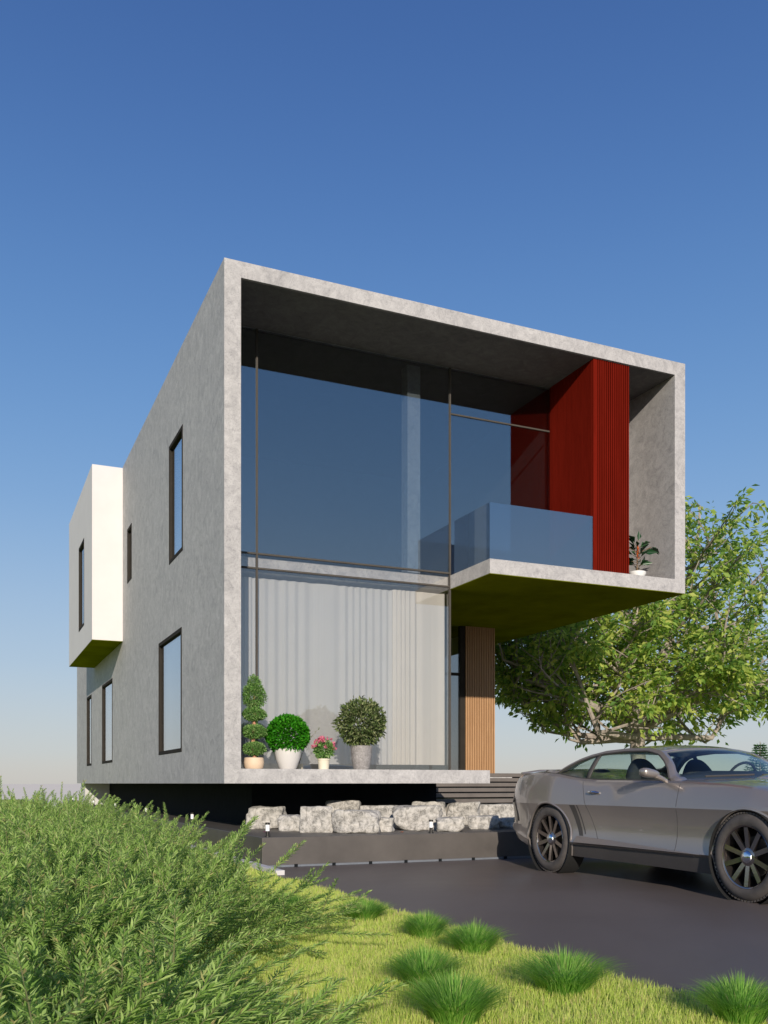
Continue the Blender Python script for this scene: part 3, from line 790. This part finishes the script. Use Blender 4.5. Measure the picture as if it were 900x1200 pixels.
tree = build_tree((14.3, 17.6, 0), 4); tree.scale = (1.03, 1.03, 1.07)
# small conifer seen through the car windows
t = thing('young_conifer', 'small dark conifer seen through the car windscreen', 'conifer', (19.4, 18.9, 0))
MB().tube([(0,0,0),(0,0,2.1)], [.05,.01], 6).build('trunk', BARK, t)
P, D = [], []
for k in range(26):
    z = .25+1.8*k/26; L = .85*(1-z/2.25)
    for j in range(9):
        a = j*.7+k*1.3; d_ = Vector((math.cos(a), math.sin(a), .15))
        for q in range(14):
            P.append(tuple(Vector((0,0,z))+d_*L*(q+1)/14)); D.append((d_.x+random.uniform(-.9,.9), d_.y+random.uniform(-.9,.9), random.uniform(-.3,.5)))
V, F = leaves(np.array(P), np.array(D), .10, .014); npmesh('crown', V, F, CONIF, t)

# ------------------------------------------------------------------ car
CX, CY = 6.775, 4.905          # centre line x and nose y; u runs from the nose to the tail
car = thing('parked_car', 'warm grey two-door muscle coupe parked on the dark driveway beside the terrace', 'car', (CX, CY, 0))
def smooth_interp(us, xs, ys, k=5, w=.05):
    us = np.asarray(us, float); acc = 0
    offs = np.linspace(-w, w, k)
    for o in offs: acc = acc+np.interp(us+o, xs, ys)
    return acc/k
def fW(u): return smooth_interp(u, [0,.05,.2,.5,.95,1.4,2.0,2.8,3.3,3.8,4.2,4.5,4.7,4.80,4.84], [.62,.72,.82,.885,.935,.915,.895,.892,.925,.972,.96,.91,.84,.76,.69])
def fB(u): return smooth_interp(u, [0,.1,.4,.9,1.3,1.84,2.3,3.1,3.4,3.75,4.05,4.4,4.7,4.84], [.64,.76,.86,.945,.98,1.0,1.005,1.015,1.035,1.085,1.105,1.095,1.05,.96])
def fL(u): return smooth_interp(u, [0,.2,.6,1.3,3.4,4.2,4.6,4.84], [.26,.19,.18,.17,.19,.24,.32,.40])
def section(u):
    W_, Bz, Lo = float(fW(u)), float(fB(u)), float(fL(u))
    k = lambda z: min(z, Bz-.12)
    zc = k(.755)
    tail = max(0, (u-4.3)/.54); nose = max(0, (.35-u)/.35)
    P = [(0, Lo), (W_-.16, Lo), (W_-.05, Lo+.015), (W_-.035, max(.27, Lo+.05)), (W_-.03, max(.33, Lo+.09)), (W_+.004, max(.355, Lo+.11)), (W_-.012, max(.40, Lo+.15)),
         (W_-.028, .5+.02*tail), (W_-.024, .62), (W_-.010, zc-.04), (W_, zc), (W_-.006, zc+.03)]
    h = Bz-zc
    P += [(W_-.028, zc+h*.45), (W_-.05, zc+h*.75), (W_-.072, zc+h*.93), (W_-.10, Bz), (W_-.16, Bz+.012), (W_-.32, Bz+.028), (W_-.55, Bz+.04*(1-tail)), (0, Bz+.05*(1-tail))]
    return P
US = np.concatenate([[0,.02,.05,.09,.14], np.arange(.2, 4.6, .05), [4.62,4.68,4.73,4.77,4.80,4.825,4.84]])
def side_x(u, z):
    P = section(u); zz = [p[1] for p in P[2:16]]; xx = [p[0] for p in P[2:16]]
    return float(np.interp(z, zz, xx))
V, F, MI = [], [], []
NS = len(section(2.0)); ring = 2*NS-2
for u in US:
    s_ = section(u)
    bowx = .10*max(0, 1-u/.6) - 0.0
    pts = [(-x, z) for x, z in s_] + [(x, z) for x, z in s_[-2:0:-1]]
    for x, z in pts:
        q = (x/float(fW(u)))**2
        du = -.13*(1-q)*max(0, 1-u/.8)+.10*(1-q)*max(0, (u-4.2)/.64) + (.03*(1-abs(z-.7)/.5)*max(0, (u-4.3)/.54))
        V.append((x, u+du, z))
for i in range(len(US)-1):
    for k in range(ring):
        a = i*ring+k; b = i*ring+(k+1)%ring; F.append((a, b, b+ring, a+ring))
        zz = max(V[a][2], V[b][2]); MI.append(1 if (zz <= .345 and .9 < US[i] < 4.2) else 0)
F.append(tuple(range(ring-1,-1,-1))); MI.append(0); n_ = (len(US)-1)*ring; F.append(tuple(n_+k for k in range(ring))); MI.append(0)
me = bpy.data.meshes.new('body'); me.from_pydata(V, [], F); me.polygons.foreach_set('material_index', MI)
bm = bmesh.new(); bm.from_mesh(me); bmesh.ops.recalc_face_normals(bm, faces=bm.faces); bm.to_mesh(me); bm.free()
body = link('body', me, [PAINT, SKIRT], car)
# cut the wheel wells
cutters = []
for uu, rr in ((.95,.405),(3.81,.405)):
    for sx in (-1, 1):
        c = MB().lathe([(0,-.23),(rr,-.23),(rr,.23),(0,.23)], 56, 'X', (sx*.86,uu,.365)).build('cutter', DARKW, None)
        bm = bmesh.new(); bm.from_mesh(c.data); bmesh.ops.remove_doubles(bm, verts=bm.verts, dist=1e-5); bmesh.ops.recalc_face_normals(bm, faces=bm.faces); bm.to_mesh(c.data); bm.free()
        c.location = car.location
        md = body.modifiers.new('cut', 'BOOLEAN'); md.operation = 'DIFFERENCE'; md.object = c; md.solver = 'EXACT'; cutters.append(c)
bpy.context.view_layer.update()
dg = bpy.context.evaluated_depsgraph_get(); nm = bpy.data.meshes.new_from_object(body.evaluated_get(dg))
body.modifiers.clear(); old = body.data; body.data = nm; nm.name = 'body'
for c in cutters: bpy.data.objects.remove(c, do_unlink=True)
bm = bmesh.new(); bm.from_mesh(nm)
for f in bm.faces: f.smooth = True
for e in bm.edges: e.smooth = not (len(e.link_faces) == 2 and e.calc_face_angle(0) > .24)
bm.to_mesh(nm); bm.free()
# arch lips and dark liners
for uu in (.95, 3.81):
    for sx in (-1, 1):
        m = MB(); n = 40; pts = []
        for k in range(n+1):
            a = R(-28)+R(236)*k/n; u_, z_ = uu+.405*math.cos(a), .365+.405*math.sin(a)
            if z_ < float(fL(u_)): continue
            pts.append((sx*(side_x(u_, z_)-.004), u_, z_))
        m.tube(pts, .013, 6); m.build('arch_lip', PAINT, car)
        MB().lathe([(.0,.14),(.402,.14),(.402,-.085)], 40, 'X', (sx*.86,uu,.365)).build('wheel_well', DARKW, car) if sx < 0 else \
        MB().lathe([(.0,-.14),(.402,-.14),(.402,.085)], 40, 'X', (sx*.86,uu,.365)).build('wheel_well', DARKW, car)
# patches on the side surface
def spatch(name, corners, mat, off=.003, n=8, sides=(-1,), nm_=None):
    for sx in sides:
        (u0,z0),(u1,z1),(u2,z2),(u3,z3) = corners; m = MB(); vs = []
        for i in range(n+1):
            for j in range(n+1):
                a, b = i/n, j/n
                u_ = (u0*(1-a)+u1*a)*(1-b)+(u3*(1-a)+u2*a)*b; z_ = (z0*(1-a)+z1*a)*(1-b)+(z3*(1-a)+z2*a)*b
                vs.append((sx*(side_x(u_, z_)+off), u_, z_))
        m.add(vs, [(i*(n+1)+j, (i+1)*(n+1)+j, (i+1)*(n+1)+j+1, i*(n+1)+j+1) for i in range(n) for j in range(n)], 0, True)
        m.build(name, mat, car)
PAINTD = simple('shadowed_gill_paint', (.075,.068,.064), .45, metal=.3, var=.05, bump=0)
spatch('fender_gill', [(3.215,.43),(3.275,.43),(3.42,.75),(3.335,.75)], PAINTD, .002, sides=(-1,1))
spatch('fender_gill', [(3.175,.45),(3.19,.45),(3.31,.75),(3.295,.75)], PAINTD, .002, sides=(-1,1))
def seam(pts, rad=.0035, sides=(-1,1), mat=SEAM, name='door_seam'):
    for sx in sides:
        P_ = []
        for (a, b) in zip(pts, pts[1:]):
            for k in range(8): u_ = a[0]+(b[0]-a[0])*k/8; z_ = a[1]+(b[1]-a[1])*k/8; P_.append((sx*(side_x(u_, z_)-.001), u_, z_))
        P_.append((sx*(side_x(*pts[-1])-.001), *pts[-1])); m = MB().tube(P_, rad, 5); m.build(name, mat, car)
seam([(1.83,.985),(1.81,.7),(1.83,.36)])
seam([(3.28,1.0),(3.19,.80),(3.13,.70),(2.99,.42),(2.93,.366)])
seam([(1.83,.365),(2.93,.365)], .002)
# flared sill wedge
for sx in (-1, 1):
    m = MB(); vs = []; n = 16
    for k in range(n+1):
        f = k/n; u_ = 1.5+1.82*f; h = .008+.075*f; zb_ = .352-.004*f
        vs += [(sx*(side_x(u_, zb_+h)-.002), u_, zb_+h), (sx*(side_x(u_, .37)+.006+.028*f), u_, zb_+.012*f), (sx*(side_x(u_, .37)-.01), u_, zb_-.006)]
    m.add(vs, [(3*k+a, 3*k+a+1, 3*k+a+4, 3*k+a+3) for k in range(n) for a in (0,1)]+[(0,1,2),(3*n,3*n+1,3*n+2)], 0, False); m.build('sill_flare', PAINT, car)
# door handle
for sx in (-1, 1):
    m = MB(); u0, z0 = 3.07, .885
    x_ = side_x(u0, z0)
    m.tube([(sx*(x_+.002),u0-.095,z0),(sx*(x_+.026),u0-.06,z0+.004),(sx*(x_+.03),u0,z0+.006),(sx*(x_+.024),u0+.06,z0+.004),(sx*(x_+.002),u0+.095,z0)], [.007,.013,.014,.013,.007], 8)
    m.build('door_handle', CHROME, car)
# greenhouse
def zt(u): return smooth_interp(u, [1.95,2.05,2.2,2.4,2.6,2.8,3.0,3.3,3.6,3.8,4.0,4.15,4.3], [.99,1.07,1.20,1.325,1.365,1.378,1.375,1.345,1.285,1.22,1.145,1.10,1.08], 5, .04)
def zw(u): return np.interp(u, [1.95,2.08,2.2,2.31,2.43,2.6,2.9,3.21,3.4,3.53,3.68,3.8,4.3], [.995,1.02,1.12,1.195,1.26,1.300,1.307,1.29,1.255,1.215,1.145,1.075,1.07])
GU = np.concatenate([np.arange(1.96, 4.29, .03)])
rows = []
for u in GU:
    b = float(fB(u)); zb = b-.004; W_ = float(fW(u)); wb = W_-.115
    zt_ = max(float(zt(u)), zb+.004); zw_ = min(max(float(zw(u)), zb+.002), zt_-.002)
    lean = .62   # inward per unit of height
    wb = wb-.03*max(0, (u-3.6))/.6
    xw = wb-(zw_-zb)*lean; xr = xw-.035; zr = min(zw_+.030, zt_-.0015)
    if zt_-zw_ > .06: zr = zw_+.035
    pr = [(wb, zb)]
    for k in range(1, 5): pr.append((wb+(xw-wb)*k/4+.012*math.sin(math.pi*k/4)*min(1,(zw_-zb)/.2), zb+(zw_-zb)*k/4))
    pr.append((xw-.004, zw_+.006 if zr > zw_+.006 else zw_+.001)); pr.append((xr+.004, zr)); 
    xe = min(xr-.03, wb-.10)
    for k in range(0, 7):
        f = k/6; x_ = xe*(1-f); pr.append((x_, zr+(zt_-zr)*(1-(1-f)**2.4)))
    rows.append(pr)
NP = len(rows[0])
cx = []
for i, u in enumerate(GU):
    r_ = []
    for (x, z) in rows[i]:
        q = 1-(x/.80)**2; fr = max(0, 1-(u-1.96)/.9); bk = max(0, (u-3.4)/.9)
        r_.append((x, u-.30*q*fr+.06*q*bk, z))
    cx.append(r_)
def gh(name, pred, mat, sides=(-1,1), thick=0, off=0):
    m = MB(); idx = {}; vs = []; fs = []
    def vid(i, k, sx):
        key = (i, k, sx if k < NP-1 else 0)
        if key not in idx: x, u_, z = cx[i][k]; idx[key] = len(vs); vs.append((sx*(x+off), u_, z+off*.5))
        return idx[key]
    for sx in sides:
        for i in range(len(GU)-1):
            for k in range(NP-1):
                if pred(GU[i]+.015, k): fs.append((vid(i,k,sx), vid(i+1,k,sx), vid(i+1,k+1,sx), vid(i,k+1,sx)))
    m.add(vs, fs, 0, True); o = m.build(name, mat, car)
    if thick: md = o.modifiers.new('solid', 'SOLIDIFY'); md.thickness = thick; md.offset = -1
    return o
sidewin = lambda u, k: k < 4 and 2.05 < u < 3.80
bpil = lambda u, k: k < 4 and 3.24 < u < 3.30
wsf = lambda u, k: k >= 7 and u < 2.42
rwf = lambda u, k: k >= 8 and 3.42 < u < 4.14
gh('roof_shell', lambda u, k: not (sidewin(u,k) or wsf(u,k) or rwf(u,k)), PAINT, thick=.02)
gh('windscreen', wsf, GLC, off=-.004); gh('rear_window', rwf, GLC, off=-.004)
for sx in (-1, 1):
    gh('side_window', lambda u, k: sidewin(u,k) and u < 3.24, GLC, (sx,), off=-.006)
    gh('quarter_window', lambda u, k: sidewin(u,k) and u > 3.30, GLC, (sx,), off=-.006)
    gh('pillar', bpil, SEAM, (sx,), thick=.012)
# window gaskets
for sx in (-1, 1):
    pts = [cx[i][4] for i in range(len(GU)) if 2.04 < GU[i] < 3.82]
    MB().tube([(sx*(p[0]+.001), p[1], p[2]+.002) for p in pts], .008, 5).build('window_trim', SEAM, car)
    pts = [cx[i][0] for i in range(len(GU)) if 2.04 < GU[i] < 3.82]
    MB().tube([(sx*(p[0]+.004), p[1], p[2]+.006) for p in pts], .008, 5).build('window_trim', SEAM, car)
# mirrors
for sx in (-1, 1):
    bm = bmesh.new(); bmesh.ops.create_uvsphere(bm, u_segments=24, v_segments=16, radius=1)
    for v in bm.verts:
        x, y_, z = v.co; x = math.copysign(abs(x)**.7, x); z = math.copysign(abs(z)**.75, z); y_ = math.copysign(abs(y_)**.7, y_)
        k = .62+.38*(x+1)/2      # wider outboard
        v.co = (sx*(.095+.105*x), (.0+.065*y_*k)+.0*x, (.052*z)*k+.012*x)
    me = bpy.data.meshes.new('mirror'); bm.to_mesh(me); bm.free(); me.polygons.foreach_set('use_smooth', [True]*len(me.polygons))
    o = link('mirror', me, PAINT, car, (sx*.87, 2.09, 1.075))
    MB().tube([(sx*.80,2.05,1.00),(sx*.86,2.06,1.03),(sx*.93,2.08,1.06)], [.02,.024,.028], 8).build('mirror_stalk', PAINT, car)
# interior
def seat(x, u0, w_=.25, h=.34):
    """high-back bucket seat: one rounded shell that narrows to the headrest"""
    bm = bmesh.new(); bmesh.ops.create_uvsphere(bm, u_segments=28, v_segments=20, radius=1)
    sg = lambda v, p: math.copysign(abs(v)**p, v)
    for v in bm.verts:
        X_, Y_, Z_ = sg(v.co.x, .65), sg(v.co.y, .7), sg(v.co.z, .75)
        k = 1-.42*max(0, Z_)**1.6
        v.co = (x+w_*X_*k, u0+.075*Y_+.20*(Z_*.5), .90+h*Z_)
    me = bpy.data.meshes.new('seat'); bm.to_mesh(me); bm.free(); me.polygons.foreach_set('use_smooth', [True]*len(me.polygons)); link('seat', me, CARINT, car)
for x in (-.37, .37): seat(x, 2.86)
for x in (-.32, .32): seat(x, 3.58, .26, .24)
m = MB()
# dashboard: rounded bar
m.tube([(-.70,2.06,.97),(-.35,1.98,1.0),(0,1.96,1.0),(.35,1.98,1.0),(.70,2.06,.97)], [.08,.10,.10,.10,.08], 12); m.build('dashboard', CARINT, car)
m = MB(); n = 28; pts = [(.38+.185*math.cos(2*math.pi*k/n), 2.32-.07*math.sin(2*math.pi*k/n), 1.02+.17*math.sin(2*math.pi*k/n)) for k in range(n+1)]
m.tube(pts, .014, 7, cap=False); m.tube([(.38,2.0,.95),(.38,2.31,1.02)], .03, 8); m.tube([(.21,2.32,1.02),(.55,2.32,1.02)], .014, 6); m.build('steering_wheel', CARINT, car)
# wipers and hood bulge
m = MB(); m.tube([(-.62,1.74,1.045),(-.15,1.62,1.062)], .008, 5); m.tube([(-.05,1.62,1.062),(.5,1.68,1.055)], .008, 5); m.build('wiper', SEAM, car)
m = MB(); vs = []; nx, ny = 16, 20
for i in range(nx+1):
    for j in range(ny+1):
        a, b = i/nx, j/ny; x = (a-.5)*.66; u_ = .35+1.15*b
        h = .045*math.exp(-((abs(a-.5)*2)**6)*3)*min(1, b*3)*(1 if b < .97 else .6)
        vs.append((x, u_-.13*max(0,1-u_/.8), float(fB(u_))+.046+h-.004-(.008 if i in (0,nx) or j in (0,ny) else 0)-.02*(abs(a-.5)*2)**2*.5))
m.add(vs, [(i*(ny+1)+j, (i+1)*(ny+1)+j, (i+1)*(ny+1)+j+1, i*(ny+1)+j+1) for i in range(nx) for j in range(ny)], 0, True); m.build('bonnet_bulge', PAINT, car)
# rear lamp, bumper reflector, spoiler, exhaust; headlamps
for sx in (-1, 1):
    bm = bmesh.new(); bmesh.ops.create_uvsphere(bm, u_segments=20, v_segments=12, radius=1)
    for v in bm.verts: v.co = (v.co.x*.13, v.co.y*.05, v.co.z*.065)
    me = bpy.data.meshes.new('tail_lamp'); bm.to_mesh(me); bm.free(); me.polygons.foreach_set('use_smooth', [True]*len(me.polygons))
    link('tail_lamp', me, LAMPD, car, (sx*.50, 4.90, .86))
    link('headlamp', me, LAMPD, car, (sx*.58, -.03, .63))
m = MB(); m.tube([(-.72,4.70,1.10),(-.4,4.80,1.125),(0,4.83,1.13),(.4,4.80,1.125),(.72,4.70,1.10)], [.012,.022,.024,.022,.012], 8); m.build('spoiler', PAINT, car)
for sx in (-1,): spatch('side_marker', [(4.50,.54),(4.74,.54),(4.76,.78),(4.60,.80)], LAMPD, .012)
# wheels
def wheel(sx):
    rt = MB(); W2 = .125
    prof = [(.262,-W2+.01),(.285,-W2-.004),(.325,-W2-.002),(.350,-W2+.016),(.362,-W2+.03),(.365,-W2+.05),(.365,W2-.05),(.362,W2-.03),(.35,W2-.016),(.325,W2+.002),(.285,W2+.004),(.262,W2-.01),(.25,0)]
    rt.lathe(prof, 72, 'X', closed=True)
    n = 64
    for k in range(n):   # tread blocks
        for (xa, xb, o_) in ((-W2+.018,-.07,0),(-.062,-.012,.5),(.0,.05,0),(.058,W2-.018,.5)):
            a0 = 2*math.pi*(k+o_)/n; a1 = a0+2*math.pi/n*.62; sk = .25*2*math.pi/n
            vs = []
            for rr in (.360, .3735):
                for (x, a) in ((xa,a0),(xb,a0+sk),(xb,a1+sk),(xa,a1)): vs.append((x, rr*math.cos(a), rr*math.sin(a)))
            rt.add(vs, [(0,3,2,1),(4,5,6,7),(0,1,5,4),(1,2,6,5),(2,3,7,6),(3,0,4,7)])
    rim = MB(); rim.lathe([(.262,sx*(W2-.005)),(.268,sx*(W2-.012)),(.252,sx*(W2-.02)),(.240,sx*(W2-.05)),(.235,-sx*(W2-.02)),(.262,-sx*(W2-.01))], 56, 'X')
    rim.lathe([(0,sx*.05),(.05,sx*.05)], 20, 'X')
    sp = MB()
    for k in range(10):
        a = 2*math.pi*k/10+.31; c, s_ = math.cos(a), math.sin(a)
        def pt(r_, w_, x): return (x, r_*c-w_*s_, r_*s_+w_*c)
        w0, w1 = .020, .021
        f = [pt(.05,-w0,sx*.085), pt(.05,w0,sx*.085), pt(.245,w1,sx*.108), pt(.245,-w1,sx*.108)]
        b = [pt(.05,-w0*.7,sx*.05), pt(.05,w0*.7,sx*.05), pt(.245,w1*.6,sx*.075), pt(.245,-w1*.6,sx*.075)]
        sp.add(f+b, [(0,1,2,3),(4,7,6,5),(0,4,5,1),(1,5,6,2),(2,6,7,3),(3,7,4,0)])
    sp.lathe([(0,sx*.098),(.055,sx*.098),(.075,sx*.088),(.078,sx*.05)], 30, 'X')
    cap = MB(); cap.lathe([(0,sx*.120),(.035,sx*.117),(.052,sx*.106),(.056,sx*.095)], 24, 'X')
    disc = MB(); disc.lathe([(0,sx*.0),(.17,sx*.0),(.17,-sx*.02),(0,-sx*.02)], 40, 'X')
    return rt, rim, sp, cap, disc
for sx in (-1, 1):
    parts_ = wheel(sx); objs = None
    for uu in (.95, 3.81):
        if objs is None:
            ty = parts_[0].build('wheel', RUBBER, car, (sx*.815, uu, .372)); kids = []
            for p_, nm2, mt in zip(parts_[1:], ('rim','spokes','hub_cap','brake_disc'), (RIMM, RIMM, CHROME, METALD)): kids.append(p_.build(nm2, mt, ty))
            objs = ty
        else:
            c = copy_tree(objs, car); c.location = (sx*.815, uu, .372)
